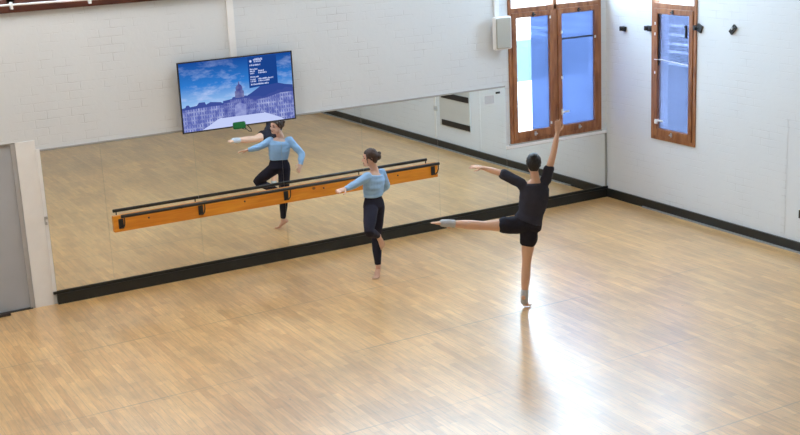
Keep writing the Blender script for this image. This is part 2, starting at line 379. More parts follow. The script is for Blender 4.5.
# pillar / door frame, door
struct(boxes('trim_5', [((-8.83, -.008, 0), (-8.60, .0, 2.06))], WHITE, bev=.002), 'broad white frame between grey door and mirrors')
struct(box('floor_threshold', (-9.95, 0, -.1), (-8.83, .3, 0), FLOOR))
d = struct(empty('door_1', (-9.38, .05, 0)), 'plain light grey door left of the mirrors')
box('door_leaf', (-.56, -.02, .012), (.50, .025, 2.045), GREYD, d, .003)
boxes('door_jamb', [((.495, -.045, 0), (.548, .08, 2.058)), ((-.57, -.045, 2.045), (.55, .08, 2.058))], simple('grey_jamb', (.45, .45, .46), .5), d, .002)
tubes('door_handle', [([(-.46, -.02, 1.02), (-.46, -.06, 1.02), (-.34, -.06, 1.02)], .011)], STEEL, d)
struct(box('door_backing', (-9.95, .28, 0), (-8.83, .3, 2.06), GREYD), None)  # added unseen panel, closes the doorway against outside light
struct(boxes('trim_6', [((-9.93, -.01, 0), (-8.86, .05, .012))], simple('threshold_rubber', (.05, .05, .05), .6)), 'black threshold strip under the door')

# ---------------------------------------------------------------- outside
gm = simple('pale_concrete', (.72, .74, .74), .8, scale=2)
struct(box('trim_7', (-25, .3, -.6), (25, 30, -.5), gm), 'pale ground outside the windows')
o = tag(boxes('garden_wall', [((-6, 4.0, 1.22), (8, 4.2, 1.98))], simple('pale_cyan_render', (.09, .125, .13), .8)), 'pale grey-green low building band seen through the left pane', 'wall')
o.location.z = 0.0
bm = bmesh.new()
bx(bm, (3.0, -6, -.5), (3.1, 9, 1.0)); bx(bm, (3.02, -6, 1.0), (3.1, 9, 2.7))
ow = tag(mk('outside_wall', bm, simple('blue_grey_cladding', (.40, .42, .44), .7)), 'blue-grey clad wall outside the narrow window', 'wall')
lw = simple('white_batten', (.9, .9, .9), .6)
for z in (1.56, 1.78, 1.92, 2.08, 2.24):
    box('cladding_batten', (2.98, -6, z-.02), (3.03, 9, z+.02), lw, ow)

# ---------------------------------------------------------------- mirrors
names = [((-8.555, -7.83), 'narrow mirror panel at the left end, beside the white frame'),
         ((-7.83, -6.63), 'mirror panel behind the left end of the ballet barre'),
         ((-6.63, -5.43), 'mirror panel under the television'),
         ((-5.43, -4.23), 'mirror panel directly behind the blue-topped dancer'),
         ((-4.23, -3.03), 'mirror panel behind the right end of the ballet barre'),
         ((-3.03, -1.86), 'tall mirror panel next to the large window')]
def mirror(a0, a1, z0, z1, label):
    r = empty('mirror_panel', ((a0+a1)/2, 0, z0)); tag(r, label, 'mirror', 'wall mirror panels')
    h = (a1-a0)/2-.0008
    box('backing', (-h, -.010, 0), (h, 0, z1-z0), MIREDGE, r)
    box('mirror_glass', (-h+.0005, -.016, .002), (h-.0005, -.010, z1-z0-.006), MIR, r)
    return r
for i, ((a0, a1), lb) in enumerate(names):
    t = .022*(a0+8.55)/8.55*1
    mirror(a0, a1, .167, 1.925+(.0 if i < 5 else 0), lb)
mirror(-1.86, -.04, .167, 1.002, 'low wide mirror panel below the large window')
struct(boxes('trim_8', [((-8.60, -.022, .165), (-8.558, 0, 1.95))], WHITE), 'thin white edging strip left of the first mirror')
struct(boxes('trim_9', [((-.04, -.025, .165), (-.015, 0, 1.0))], simple('grey_edge', (.34, .35, .34), .5)), 'grey edging strip at the room corner')
struct(boxes('trim_10', [((-8.6, -.018, 1.925), (-1.86, 0, 1.94))], simple('grey_bead', (.42, .41, .40), .5)), 'thin grey bead along the mirror tops')
h = tag(boxes('clip', [((-8.60, -.045, .0), (-8.575, -.022, .035)), ((-8.60, -.045, .07), (-8.565, -.022, .1)), ((-8.60, -.03, .0), (-8.59, -.022, .1))], STEEL), 'small metal clip on the white strip beside the first mirror', 'clip'); h.location.z = 1.02
for (x, z, ww, hh, lb) in ((-1.99, 1.855, .075, .03, 'small dark sticker in the top corner of the tall mirror by the window'),):
    tag(box('sticker', (x-ww/2, -.018, z-hh/2), (x+ww/2, -.016, z+hh/2), BLACK), lb, 'sticker')
tag(box('notice', (-2.22, -.018, 1.71), (-2.06, -.0165, 1.83), simple('clear_notice', (.62, .64, .68), .4)), 'faint pale notice stuck on the tall mirror by the window', 'notice')

# ---------------------------------------------------------------- barre
b = tag(empty('ballet_barre', (-5.42, 0, .78)), 'orange pine ballet barre board with black rail fixed across the mirrors', 'barre')
L = 2.35
bm = bmesh.new()
box('board', (-L, -.052, 0), (L, -.017, .205), PLANK, b, .004)
tubes('rail', [([(-L+.06, -.19, .225), (L-.055, -.19, .225)], .021)], BLACK, b, 14)
for x in (-L+.09, -1.21, -.01, 1.19, L-.08):
    bm = bmesh.new()
    bx(bm, (x-.032, -.062, .04), (x+.032, -.052, .165), .003)
    tube(bm, [(x, -.06, .05), (x+.01, -.11, .06), (x+.01, -.165, .10), (x+.01, -.19, .15), (x+.01, -.19, .215)], .008, 8)
    for dx in (-.018, .018):
        for dz in (.06, .145): tube(bm, [(x+dx, -.062, dz), (x+dx, -.067, dz)], .007, 8)
    mk('bracket', bm, BLACK, b)
for x in (-1.9, -.6, .55, 1.7):
    tubes('bolt', [([(x, -.052, .12), (x, -.058, .12)], .012)], BLACK, b, 8)

# ---------------------------------------------------------------- television
tv = tag(empty('television', (-6.015, -.10, 1.905)), 'large flat television showing a domed city courtyard under blue sky', 'television')
W_, H_ = 1.56, .895
bm = bmesh.new(); frame_rect(bm, -W_/2, W_/2, 0, H_, .016, -.022, .0, 0, .002); mk('bezel', bm, BLACK, tv)
boxes('casing', [((-W_/2+.01, 0, .01), (W_/2-.01, .03, H_-.01)), ((-.4, .03, .2), (.4, .05, .7))], BLACK, tv, .004)
boxes('wall_mount', [((-.2, .05, .3), (.2, .10, .6))], BLACK, tv)
def screen_sky():
    m = bpy.data.materials.new('screen_sky'); m.use_nodes = True; n = m.node_tree.nodes; l = m.node_tree.links; n.clear()
    out = n.new('ShaderNodeOutputMaterial'); e = n.new('ShaderNodeEmission'); tc = n.new('ShaderNodeTexCoord'); sx = n.new('ShaderNodeSeparateXYZ'); l.new(tc.outputs['Object'], sx.inputs[0])
    r = n.new('ShaderNodeValToRGB'); l.new(math_node(n, l, 'DIVIDE', sx.outputs[2], H_), r.inputs[0])
    els = r.color_ramp.elements; els[0].position = .38; els[0].color = (.30, .52, .86, 1); els[1].position = 1; els[1].color = (.008, .06, .30, 1)
    q = els.new(.65); q.color = (.03, .20, .62, 1)
    mp = n.new('ShaderNodeMapping'); mp.inputs['Scale'].default_value = (3, 1, 8); l.new(tc.outputs['Object'], mp.inputs[0])
    nz = n.new('ShaderNodeTexNoise'); nz.inputs['Scale'].default_value = 1.1; nz.inputs['Detail'].default_value = 7; nz.inputs['Roughness'].default_value = .6; l.new(mp.outputs[0], nz.inputs['Vector'])
    f = math_node(n, l, 'MULTIPLY', math_node(n, l, 'SUBTRACT', nz.outputs['Fac'], .49), 5, True)
    g = math_node(n, l, 'SUBTRACT', 1.25, math_node(n, l, 'DIVIDE', sx.outputs[2], H_), True)
    f = math_node(n, l, 'MULTIPLY', f, g)
    mx = n.new('ShaderNodeMix'); mx.data_type = 'RGBA'; l.new(f, mx.inputs['Factor']); l.new(r.outputs[0], mx.inputs['A']); mx.inputs['B'].default_value = (.52, .62, .92, 1)
    l.new(mx.outputs['Result'], e.inputs[0]); e.inputs[1].default_value = 1.0; l.new(e.outputs[0], out.inputs[0]); return m
def screen_facade(name, base, dark, bw, bh):
    m = bpy.data.materials.new(name); m.use_nodes = True; n = m.node_tree.nodes; l = m.node_tree.links; n.clear()
    out = n.new('ShaderNodeOutputMaterial'); e = n.new('ShaderNodeEmission'); tc = n.new('ShaderNodeTexCoord'); sx = n.new('ShaderNodeSeparateXYZ'); l.new(tc.outputs['Object'], sx.inputs[0])
    cb = n.new('ShaderNodeCombineXYZ'); l.new(sx.outputs[0], cb.inputs[0]); l.new(sx.outputs[2], cb.inputs[1])
    br = n.new('ShaderNodeTexBrick'); br.offset = 0; br.inputs['Scale'].default_value = 1; br.inputs['Brick Width'].default_value = bw; br.inputs['Row Height'].default_value = bh
    br.inputs['Mortar Size'].default_value = .010; br.inputs['Mortar Smooth'].default_value = .2
    br.inputs['Color1'].default_value = (*dark, 1); br.inputs['Color2'].default_value = (*[x*1.8 for x in dark], 1); br.inputs['Mortar'].default_value = (*base, 1)
    l.new(cb.outputs[0], br.inputs['Vector'])
    nz = n.new('ShaderNodeTexNoise'); nz.inputs['Scale'].default_value = 14; nz.inputs['Detail'].default_value = 5; l.new(tc.outputs['Object'], nz.inputs['Vector'])
    mx = n.new('ShaderNodeMix'); mx.data_type = 'RGBA'; l.new(math_node(n, l, 'MULTIPLY', math_node(n, l, 'SUBTRACT', nz.outputs['Fac'], .35), 1.6, True), mx.inputs['Factor'])
    mx.inputs['A'].default_value = (*dark, 1); l.new(br.outputs['Color'], mx.inputs['B'])
    l.new(mx.outputs['Result'], e.inputs[0]); l.new(e.outputs[0], out.inputs[0]); return m
SA = screen_facade('screen_facade_left', (.62, .68, .95), (.10, .13, .42), .034, .052)
SB = screen_facade('screen_facade_back', (.42, .48, .80), (.06, .08, .34), .026, .040)
scr = box('screen', (-W_/2+.016, -.012, .016), (W_/2-.016, -.008, H_-.016), screen_sky(), tv)
def poly(bm, pts, y0, y1, mi=0):
    a = [bm.verts.new((x, y0, z)) for x, z in pts]; b_ = [bm.verts.new((x, y1, z)) for x, z in pts]
    bm.faces.new(a); bm.faces.new(list(reversed(b_)))
    for i in range(len(pts)): bm.faces.new((a[i], a[(i+1) % len(pts)], b_[(i+1) % len(pts)], b_[i]))
def P2(u, v): return (-W_/2+.016+u*(W_-.032), .016+v*(H_-.032))
def pl(name, pts, mat, lay):
    bm = bmesh.new(); poly(bm, [P2(*p) for p in pts], -.012-.0008*lay, -.012-.0008*lay+.0006); return mk(name, bm, mat, scr)
ROOF = emit('screen_roof', (.05, .08, .32), 1)
pl('pictured_hill', [(.55, .40), (.62, .46), (.70, .54), (.78, .575), (.86, .565), (.93, .53), (.999, .51), (.999, .25), (.55, .25)], emit('screen_hill', (.035, .07, .30), 1), 1)
pl('pictured_court', [(.0, 0), (1, 0), (1, .3), (0, .3)], emit('screen_court', (.55, .62, .93), 1), 2)
pl('pictured_building', [(.34, .14), (.34, .36), (.42, .36), (.42, .40), (.60, .40), (.60, .37), (.72, .38), (.72, .14)], SB, 3)
pl('pictured_roof', [(.36, .355), (.36, .39), (.44, .405), (.45, .43), (.57, .43), (.59, .41), (.70, .40), (.70, .37), (.60, .37), (.60, .39), (.42, .39), (.42, .355)], ROOF, 4)
pl('pictured_portico', [(.46, .14), (.46, .30), (.51, .34), (.56, .30), (.56, .14)], screen_facade('screen_portico', (.52, .58, .88), (.15, .18, .5), .016, .12), 4)
pl('pictured_building', [(.001, .001), (.001, .33), (.24, .345), (.36, .34), (.36, .16), (.30, .13), (.24, .07), (.16, .001)], SA, 5)
pl('pictured_roof', [(.001, .32), (.001, .35), (.03, .36), (.04, .39), (.06, .39), (.07, .36), (.13, .37), (.15, .41), (.20, .41), (.21, .37), (.25, .40), (.34, .38), (.37, .35), (.36, .33), (.24, .335)], ROOF, 6)
pl('pictured_building', [(.999, .001), (.999, .42), (.88, .42), (.76, .37), (.66, .35), (.66, .19), (.76, .12), (.88, .03), (.90, .001)], SA, 5)
pl('pictured_roof', [(.999, .41), (.999, .46), (.93, .49), (.90, .45), (.86, .46), (.83, .43), (.78, .42), (.74, .385), (.66, .365), (.66, .35), (.76, .365), (.88, .41)], ROOF, 6)
pl('pictured_dome', [(.470, .41), (.470, .51), (.480, .515), (.480, .56), (.488, .59), (.503, .61), (.506, .64), (.510, .66), (.514, .64), (.517, .61), (.532, .59), (.540, .56), (.540, .515), (.550, .51), (.550, .41)], screen_facade('screen_dome', (.36, .38, .58), (.06, .07, .28), .012, .03), 7)
tp = pl('text_panel', [(.605, .53), (.865, .56), (.865, .985), (.605, .985)], emit('screen_panel', (.01, .055, .26), 1), 3)
# illegible small white writing on the panel: short word-like strokes
TXT = emit('screen_text', (.55, .62, .9), 1)
def strokes(u0, u1, v, hgt=.02):
    bm = bmesh.new(); u = u0
    while u < u1-.006:
        wd = random.uniform(.004, .008); p0 = P2(u, v); p1 = P2(min(u+wd, u1), v+hgt*random.uniform(.7, 1.2))
        bx(bm, (p0[0], -.0172, p0[1]), (p1[0], -.0166, p1[1])); u += wd+random.choice([.002, .002, .005])
    mk('text_line', bm, TXT, scr)
for a in ((.655, .74, .93, .03), (.66, .73, .905, .02), (.62, .72, .855), (.62, .69, .795), (.62, .665, .765), (.695, .745, .765), (.62, .665, .735), (.695, .77, .735), (.62, .70, .68), (.62, .67, .645), (.69, .83, .645), (.62, .67, .615), (.69, .79, .615), (.62, .78, .57)):
    strokes(*a)
bm = bmesh.new(); c = P2(.63, .925)
poly(bm, [(c[0]+.016*math.cos(i*PI/5), c[1]+.016*math.sin(i*PI/5)) for i in range(10)], -.0172, -.0166); mk('text_emblem', bm, TXT, scr)
bm = bmesh.new(); bx(bm, (-.095, -.05, -.035), (.075, -.03, .055), .018); gt = mk('green_holder', bm, simple('green_plastic', (.01, .22, .06), .5))
gt.location = (-6.035, -.10, 1.915); tag(gt, 'small green holder clipped to the lower edge of the television', 'holder')
tag(tubes('cable', [([(-5.97, -.09, 1.905), (-5.95, -.11, 1.87), (-5.91, -.12, 1.83), (-5.875, -.12, 1.82), (-5.875, -.11, 1.85), (-5.905, -.10, 1.89), (-5.92, -.09, 1.91)], .006)], BLACK, None, 8), 'short black cable loop hanging under the television', 'cable')

# ---------------------------------------------------------------- conduits, speaker
tag(boxes('cable_trunking', [((-6.045, -.03, 2.78), (-5.955, 0, 3.57))], WHITE, bev=.004), 'white vertical cable trunking above the television', 'trunking')
tag(boxes('wire_conduit', [((-2.02, -.03, 2.94), (-1.94, 0, 4.6))], WHITE, bev=.004), 'white conduit running up from the wall speaker', 'conduit')
cd = tag(tubes('ceiling_pipe', [([(-9.8, -.10, 3.68), (-2.3, -.10, 3.60)], .012)], WHITE), 'thin white pipe running along the high window sill', 'pipe')
for x in (-8.69, -7.78, -6.9): boxes('pipe_clip', [((x-.012, -.12, 3.60+(-(x+2.3))*.01067-.05), (x+.012, -.045, 3.60+(-(x+2.3))*.01067+.03))], WHITE, cd)
sp = tag(empty('wall_speaker', (-1.955, -.05, 2.48)), 'cream box loudspeaker on the wall left of the large window', 'speaker')
box('cabinet', (-.135, -.10, 0), (.145, 0, .47), WHITE, sp, .025)
box('grille', (-.125, -.115, .02), (.115, -.098, .45), SPK, sp, .015)
boxes('mount', [((-.04, 0, .15), (.04, .05, .33))], WHITE, sp)
# ---------------------------------------------------------------- brackets on the right wall
def wbr(y, z, ang, label, big=1.0, arm=True):
    r = tag(empty('wall_bracket', (0, y, z)), label, 'bracket', 'black wall brackets')
    bm = bmesh.new(); bx(bm, (-.03, -.045*big, -.045*big), (0, .045*big, .045*big), .004); p = mk('plate', bm, BLACK, r); p.rotation_euler = (ang, 0, 0)
    if arm:
        bm = bmesh.new(); tube(bm, [(-.01, 0, 0), (-.03, .03*big, .01), (-.04, .06*big, .02)], .016, 8); bx(bm, (-.055, .045*big, -.03), (-.02, .085*big, .035), .004); p = mk('clamp', bm, BLACK, r)
    return r
wbr(-.44, 2.62, .1, 'small black bracket between the room corner and the narrow window', .8)
wbr(-1.0, 2.665, 0, 'black bracket touching the left side of the narrow window', .9)
wbr(-2.03, 2.74, .4, 'black bracket just right of the narrow window frame', 1.1)
q4 = wbr(-2.66, 2.765, .75, 'tilted black bracket alone on the wall right of the narrow window', 1.0, False)
q4.children[0].scale = (1, .75, 1.45)
bm = bmesh.new(); tube(bm, [(-.03, -.01, .02), (-.05, -.01, .02)], .018, 10); p = mk('screw', bm, STEEL, q4)
bm = bmesh.new(); bx(bm, (-.03, -.015, -.09), (-.0, .012, .07), .004); bx(bm, (-.03, -.005, .05), (-.0, .03, .08), .004)
q = mk('window_catch', bm, BLACK); q.location = (-.033, -1.80, 2.68); tag(q, 'small black catch on the right edge of the narrow window', 'catch')
# grey board with two black bars on the right wall (seen mostly in the mirror)
pn = tag(empty('wall_board', (0, -4.37, .40)), 'light grey board with two black bars, seen in the mirror right of the barre', 'board')
box('board', (-.02, -.60, .04), (0, .45, 1.35), GREYB, pn, .004)
box('black_bar', (-.035, -.52, .06), (-.02, .455, .165), BLACK, pn, .003); box('black_bar', (-.035, -.52, .575), (-.02, .43, .68), BLACK, pn, .003)
box('white_edging', (-.003, .71, -.23), (0, .78, 1.3), WALLR, pn); box('white_edging', (-.010, -.82, -.23), (0, -.76, 1.5), PLASTER, pn)
sw = tag(empty('light_switch', (0, -5.14, .73)), 'small grey wall socket reflected near the barre mirror top', 'socket')
box('plate', (-.012, -.07, -.05), (0, .07, .05), GREYB, sw, .003); boxes('rocker', [((-.02, -.04, -.02), (-.012, -.01, .02)), ((-.02, .01, -.02), (-.012, .04, .02))], GREYD, sw)
ds = tag(box('door_stop', (-9.42, -.115, 0), (-9.15, -.06, .035), simple('dark_rubber', (.03, .02, .02), .6), None, .006), 'dark rubber wedge on the floor in front of the grey door', 'door stop')

# ---------------------------------------------------------------- ceiling lamps, unseen, added to light the room
ADDED_LAMP = emit('added_lamp_diffuser', (1, .93, .82), 3.0)
added_lamp0 = empty('added_ceiling_lamp', (0, 0, ZC-.12))
boxes('housing', [((-.16, -.8, .04), (.16, .8, .12))], WHITE, added_lamp0, .01); box('diffuser', (-.14, -.77, 0), (.14, .77, .04), ADDED_LAMP, added_lamp0)
first = True
for i, x in enumerate((-12.5, -8.7, -4.9, -1.6)):
    for j, y in enumerate((-2.0, -10.5)):
        o = added_lamp0 if first else copy_tree(added_lamp0); first = False
        o.location = (x, y, ZC-.12)
        tag(o, 'long white ceiling lamp, out of view, added to light the room', 'lamp', 'added ceiling lamps above the dance floor')
        area('added_lamp_light', (x, y, ZC-.16), (0, 0, 0), .28, 1.55, (75, 85, 55, 48)[i] if j == 0 else (4, 12, 22, 12)[i], ((.98, .97, .95), (.98, .97, .95), (.80, .90, 1), (.70, .85, 1))[i])

# ================================================================ people
def smoothmesh(name, bm, mat, parent, voxel=.008, sm=3):
    bmesh.ops.recalc_face_normals(bm, faces=bm.faces)
    me = bpy.data.meshes.new('tmp'); bm.to_mesh(me); bm.free(); o = bpy.data.objects.new('tmp', me); COL.objects.link(o)
    r = o.modifiers.new('r', 'REMESH'); r.mode = 'VOXEL'; r.voxel_size = voxel
    s = o.modifiers.new('s', 'SMOOTH'); s.factor = .5; s.iterations = sm
    dg = bpy.context.evaluated_depsgraph_get(); ev = o.evaluated_get(dg); m2 = bpy.data.meshes.new_from_object(ev)
    bpy.data.objects.remove(o); m2.name = name
    return link(name, m2, mat, parent, True)
def ell(bm, c, r, rot=None, seg=20, rings=12):
    mat = Matrix.Translation(c) @ (rot.to_4x4() if rot else Matrix()) @ Matrix.Diagonal((*r, 1))
    bmesh.ops.create_uvsphere(bm, u_segments=seg, v_segments=rings, radius=1, matrix=mat)
def loft(bm, rings, seg=24):
    """rings: (center, xaxis, yaxis, a, b)"""
    R = []
    for c, X, Y, a, b_ in rings:
        c = V(c); R.append([bm.verts.new(c+X*a*math.cos(2*PI*k/seg)+Y*b_*math.sin(2*PI*k/seg)) for k in range(seg)])
    for r0, r1 in zip(R, R[1:]):
        for k in range(seg): bm.faces.new((r0[k], r0[(k+1) % seg], r1[(k+1) % seg], r1[k]))
    bm.faces.new(list(reversed(R[0]))); bm.faces.new(R[-1])
def limb(bm, pts, rad, seg=16):
    """smoothly interpolated round limb, rounded with end spheres"""
    pts = [V(p) for p in pts]; P = []; Rr = []
    n = len(pts)
    for i in range(n-1):
        p0 = pts[max(i-1, 0)]; p1 = pts[i]; p2 = pts[i+1]; p3 = pts[min(i+2, n-1)]
        for t in [k/6 for k in range(6)]:
            lin = p1.lerp(p2, t); cr = .5*((2*p1)+(p2-p0)*t+(2*p0-5*p1+4*p2-p3)*t*t+(3*p1-p0-3*p2+p3)*t**3)
            P.append(lin.lerp(cr, .5)); s = t*t*(3-2*t); Rr.append(rad[i]*(1-s)+rad[i+1]*s)
    P.append(pts[-1]); Rr.append(rad[-1]); tube(bm, P, Rr, seg)
    ell(bm, P[0], (Rr[0],)*3, seg=seg, rings=10); ell(bm, P[-1], (Rr[-1],)*3, seg=seg, rings=10)
def basis(z, fwd):
    z = V(z).normalized(); y = (V(fwd)-z*V(fwd).dot(z)).normalized(); x = y.cross(z).normalized()
    return Matrix((x, y, z)).transposed()      # columns: right, forward, up
def hand(bm, wrist, d, palmn, side, spread=.14, curl=.25, s=1.0):
    """d: direction of the fingers, palmn: palm normal, side: +1 thumb on x side"""
    d = V(d).normalized(); n = V(palmn); n = (n-d*n.dot(d)).normalized(); x = d.cross(n).normalized()*side
    w = V(wrist)
    loft(bm, [(w-d*.01, x, n, .026*s, .02*s), (w+d*.03*s, x, n, .036*s, .017*s), (w+d*.065*s, x, n, .041*s, .015*s), (w+d*.088*s, x, n, .039*s, .012*s)], 16)
    for i, (off, ln) in enumerate(((.030, .070), (.010, .080), (-.011, .074), (-.031, .058))):
        base = w+d*.078*s+x*off*s; a = spread*(1.2-i*.8)
        dd = (d+x*a).normalized(); d2 = (dd-n*-curl).normalized(); d3 = (dd+n*curl*2.2).normalized()
        p1 = base+dd*ln*.45*s; p2 = p1+d2*ln*.32*s; p3 = p2+d3*ln*.25*s
        limb(bm, [base, p1, p2, p3], [.0095*s, .009*s, .0082*s, .0068*s], 8)
    b0 = w+d*.02*s+x*.022*s; t1 = b0+(d*.55+x*.8+n*.2).normalized()*.042*s; t2 = t1+(d*.85+x*.45+n*.25).normalized()*.03*s; t3 = t2+(d+x*.15+n*.3).normalized()*.022*s
    limb(bm, [b0, t1, t2, t3], [.014*s, .0115*s, .010*s, .008*s], 8)
def foot(bm, ankle, heel_dir, toe_dir, up, s=1.0, mid=None):
    """pointed / relevé foot: ankle -> ball -> toes"""
    a = V(ankle); hd = V(heel_dir); ball = a+hd; up = V(up)
    t = V(toe_dir).normalized()
    side = hd.cross(up).normalized(); nrm = side.cross(hd).normalized()
    heel = a - nrm*.035*s - hd.normalized()*.02*s
    h = hd.normalized()
    loft(bm, [(a-h*.02-nrm*.012, side, nrm, .030*s, .036*s), (a+h*.03-nrm*.008, side, nrm, .032*s, .038*s), (a+hd*.55, side, nrm, .038*s, .026*s), (ball, side, nrm, .043*s, .017*s), (ball+t*.02, side, nrm, .042*s, .013*s)], 18)
    ell(bm, heel, (.028*s,)*3)
    for i, (o, ln, r) in enumerate(((.028, .058, .0125), (.010, .052, .0095), (-.004, .047, .0088), (-.018, .041, .0085), (-.031, .035, .0085))):
        b0 = ball+side*o*s; limb(bm, [b0-h*.01, b0+t*ln*.55*s, b0+t*ln*s], [r*1.05*s, r*s, r*.85*s], 8)
def head(bm, c, Rm, s=1.0):
    """c: centre of the skull at eye height; head 0.23 tall; Rm columns right, fwd, up"""
    X, Y, Z = Rm.col[0], Rm.col[1], Rm.col[2]
    def at(x, y, z): return V(c)+(X*x+Y*y+Z*z)*s
    rings = [(-.112, .052, .030, .034), (-.104, .045, .046, .046), (-.085, .034, .056, .060), (-.06, .018, .063, .074), (-.03, .004, .068, .087), (0, -.002, .072, .094), (.03, -.004, .075, .097), (.06, -.006, .070, .090), (.085, -.008, .056, .073), (.103, -.008, .034, .046), (.112, -.008, .012, .018)]
    loft(bm, [(at(0, y, z), X, Y, a*s, b_*s) for z, y, a, b_ in rings], 24)
    # nose, brow, cheeks, chin, ears
    limb(bm, [at(0, .082, .012), at(0, .098, -.012), at(0, .108, -.030)], [.008*s, .010*s, .013*s], 10)
    for sx_ in (-1, 1):
        ell(bm, at(.012*sx_, .094, -.034), (.009*s,)*3, seg=10, rings=8)
        ell(bm, at(.036*sx_, .070, -.025), (.022*s, .018*s, .022*s), seg=12, rings=8)
        ell(bm, at(.030*sx_, .083, .022), (.022*s, .008*s, .006*s), Rm, seg=12, rings=8)
        ell(bm, at(.074*sx_, -.008, -.012), (.008*s, .018*s, .031*s), Rm, seg=12, rings=8)
    ell(bm, at(0, .082, -.092), (.018*s, .014*s, .013*s), Rm, seg=12, rings=8)
    return at
def face_parts(root, at, Rm, skinname, s=1.0):
    eyem = simple(skinname+'_eye', (.03, .02, .015), .2); lip = simple(skinname+'_lip', (.42, .13, .11), .4); brow = simple(skinname+'_brow', (.04, .025, .02), .8)
    for sx_ in (-1, 1):
        bm = bmesh.new(); ell(bm, at(.031*sx_, .081, .003), (.0135*s, .008*s, .0075*s), Rm, 12, 8); mk('eye', bm, eyem, root, True)
        bm = bmesh.new(); ell(bm, at(.033*sx_, .089, .026), (.020*s, .005*s, .004*s), Rm, 12, 8); mk('eyebrow', bm, brow, root, True)
    bm = bmesh.new(); ell(bm, at(0, .090, -.063), (.022*s, .008*s, .0045*s), Rm, 12, 8); ell(bm, at(0, .089, -.071), (.017*s, .009*s, .005*s), Rm, 12, 8); mk('mouth', bm, lip, root, True)
def hair(root, at, Rm, s, mat, bun, extra=()):
    bm = bmesh.new()
    rr = [(-.075, -.060, .040, .030), (-.05, -.045, .062, .052), (-.02, -.038, .076, .066), (.01, -.030, .083, .078), (.04, -.018, .085, .092), (.07, -.010, .079, .093), (.095, -.010, .064, .078), (.115, -.012, .042, .052), (.126, -.012, .014, .02)]
    X, Y = Rm.col[0], Rm.col[1]
    loft(bm, [(at(0, y, z), X, Y, a*s, b_*s) for z, y, a, b_ in rr], 24)
    for sx_ in (-1, 1): limb(bm, [at(.066*sx_, .045, .055), at(.076*sx_, .02, .01), at(.072*sx_, -.02, -.03)], [.015*s, .014*s, .012*s], 10)
    for (p, r) in bun: ell(bm, at(*p), [q*s for q in r], Rm)
    for pts, r in extra: limb(bm, [at(*p) for p in pts], [q*s for q in r], 10)
    o = smoothmesh('hair', bm, mat, root, .007, 2)
    for v in o.data.vertices:
        n_ = noise.noise(v.co*55)*.005+noise.noise(v.co*140)*.0025; v.co += v.normal*n_
    return o
UPZ = V((0, 0, 1)); RX = V((1, 0, 0)); FY = V((0, 1, 0))
def skin(name, c):
    m, n, l, b_ = new_mat(name); tc = n.new('ShaderNodeTexCoord'); nz = n.new('ShaderNodeTexNoise'); nz.inputs['Scale'].default_value = 9; l.new(tc.outputs['Object'], nz.inputs['Vector'])
    mx = n.new('ShaderNodeMix'); mx.data_type = 'RGBA'; mx.inputs['A'].default_value = (*[x*.92 for x in c], 1); mx.inputs['B'].default_value = (*[min(1, x*1.08) for x in c], 1)
    l.new(nz.outputs['Fac'], mx.inputs['Factor']); l.new(mx.outputs['Result'], b_.inputs['Base Color']); b_.inputs['Roughness'].default_value = .5
    b_.inputs['Subsurface Weight'].default_value = .08; b_.inputs['Subsurface Radius'].default_value = (.02, .008, .004); b_.inputs['Subsurface Scale'].default_value = .5
    return m
def cloth(name, c, sc=18):
    return simple(name, c, .85, var=.18, scale=sc, bump=.6, spec=.2)
def torso_rings(pel, wai, che, sho, neck, off=0, lo=0, hi=9, fx=FY, wsc=1.0):
    """spine points -> elliptical rings from crotch to neck base (index lo..hi)"""
    pel, wai, che, sho, neck = map(V, (pel, wai, che, sho, neck))
    c = [pel-(wai-pel)*.45, pel-(wai-pel)*.1, pel+(wai-pel)*.35, wai, wai.lerp(che, .5), che, che.lerp(sho, .55), sho, sho.lerp(neck, .55), neck]
    A = [.13, .168, .158, .128, .138, .150, .158, .135, .075, .052]; B = [.085, .112, .105, .088, .096, .108, .102, .080, .062, .054]
    out = []
    for i in range(len(c)):
        if i < lo or i > hi: continue
        t = (c[min(i+1, len(c)-1)]-c[max(i-1, 0)]).normalized(); Y = (fx-t*fx.dot(t)).normalized(); X = Y.cross(t)
        out.append((c[i], X, Y, (A[i]*wsc+off), (B[i]*wsc+off)))
    return out

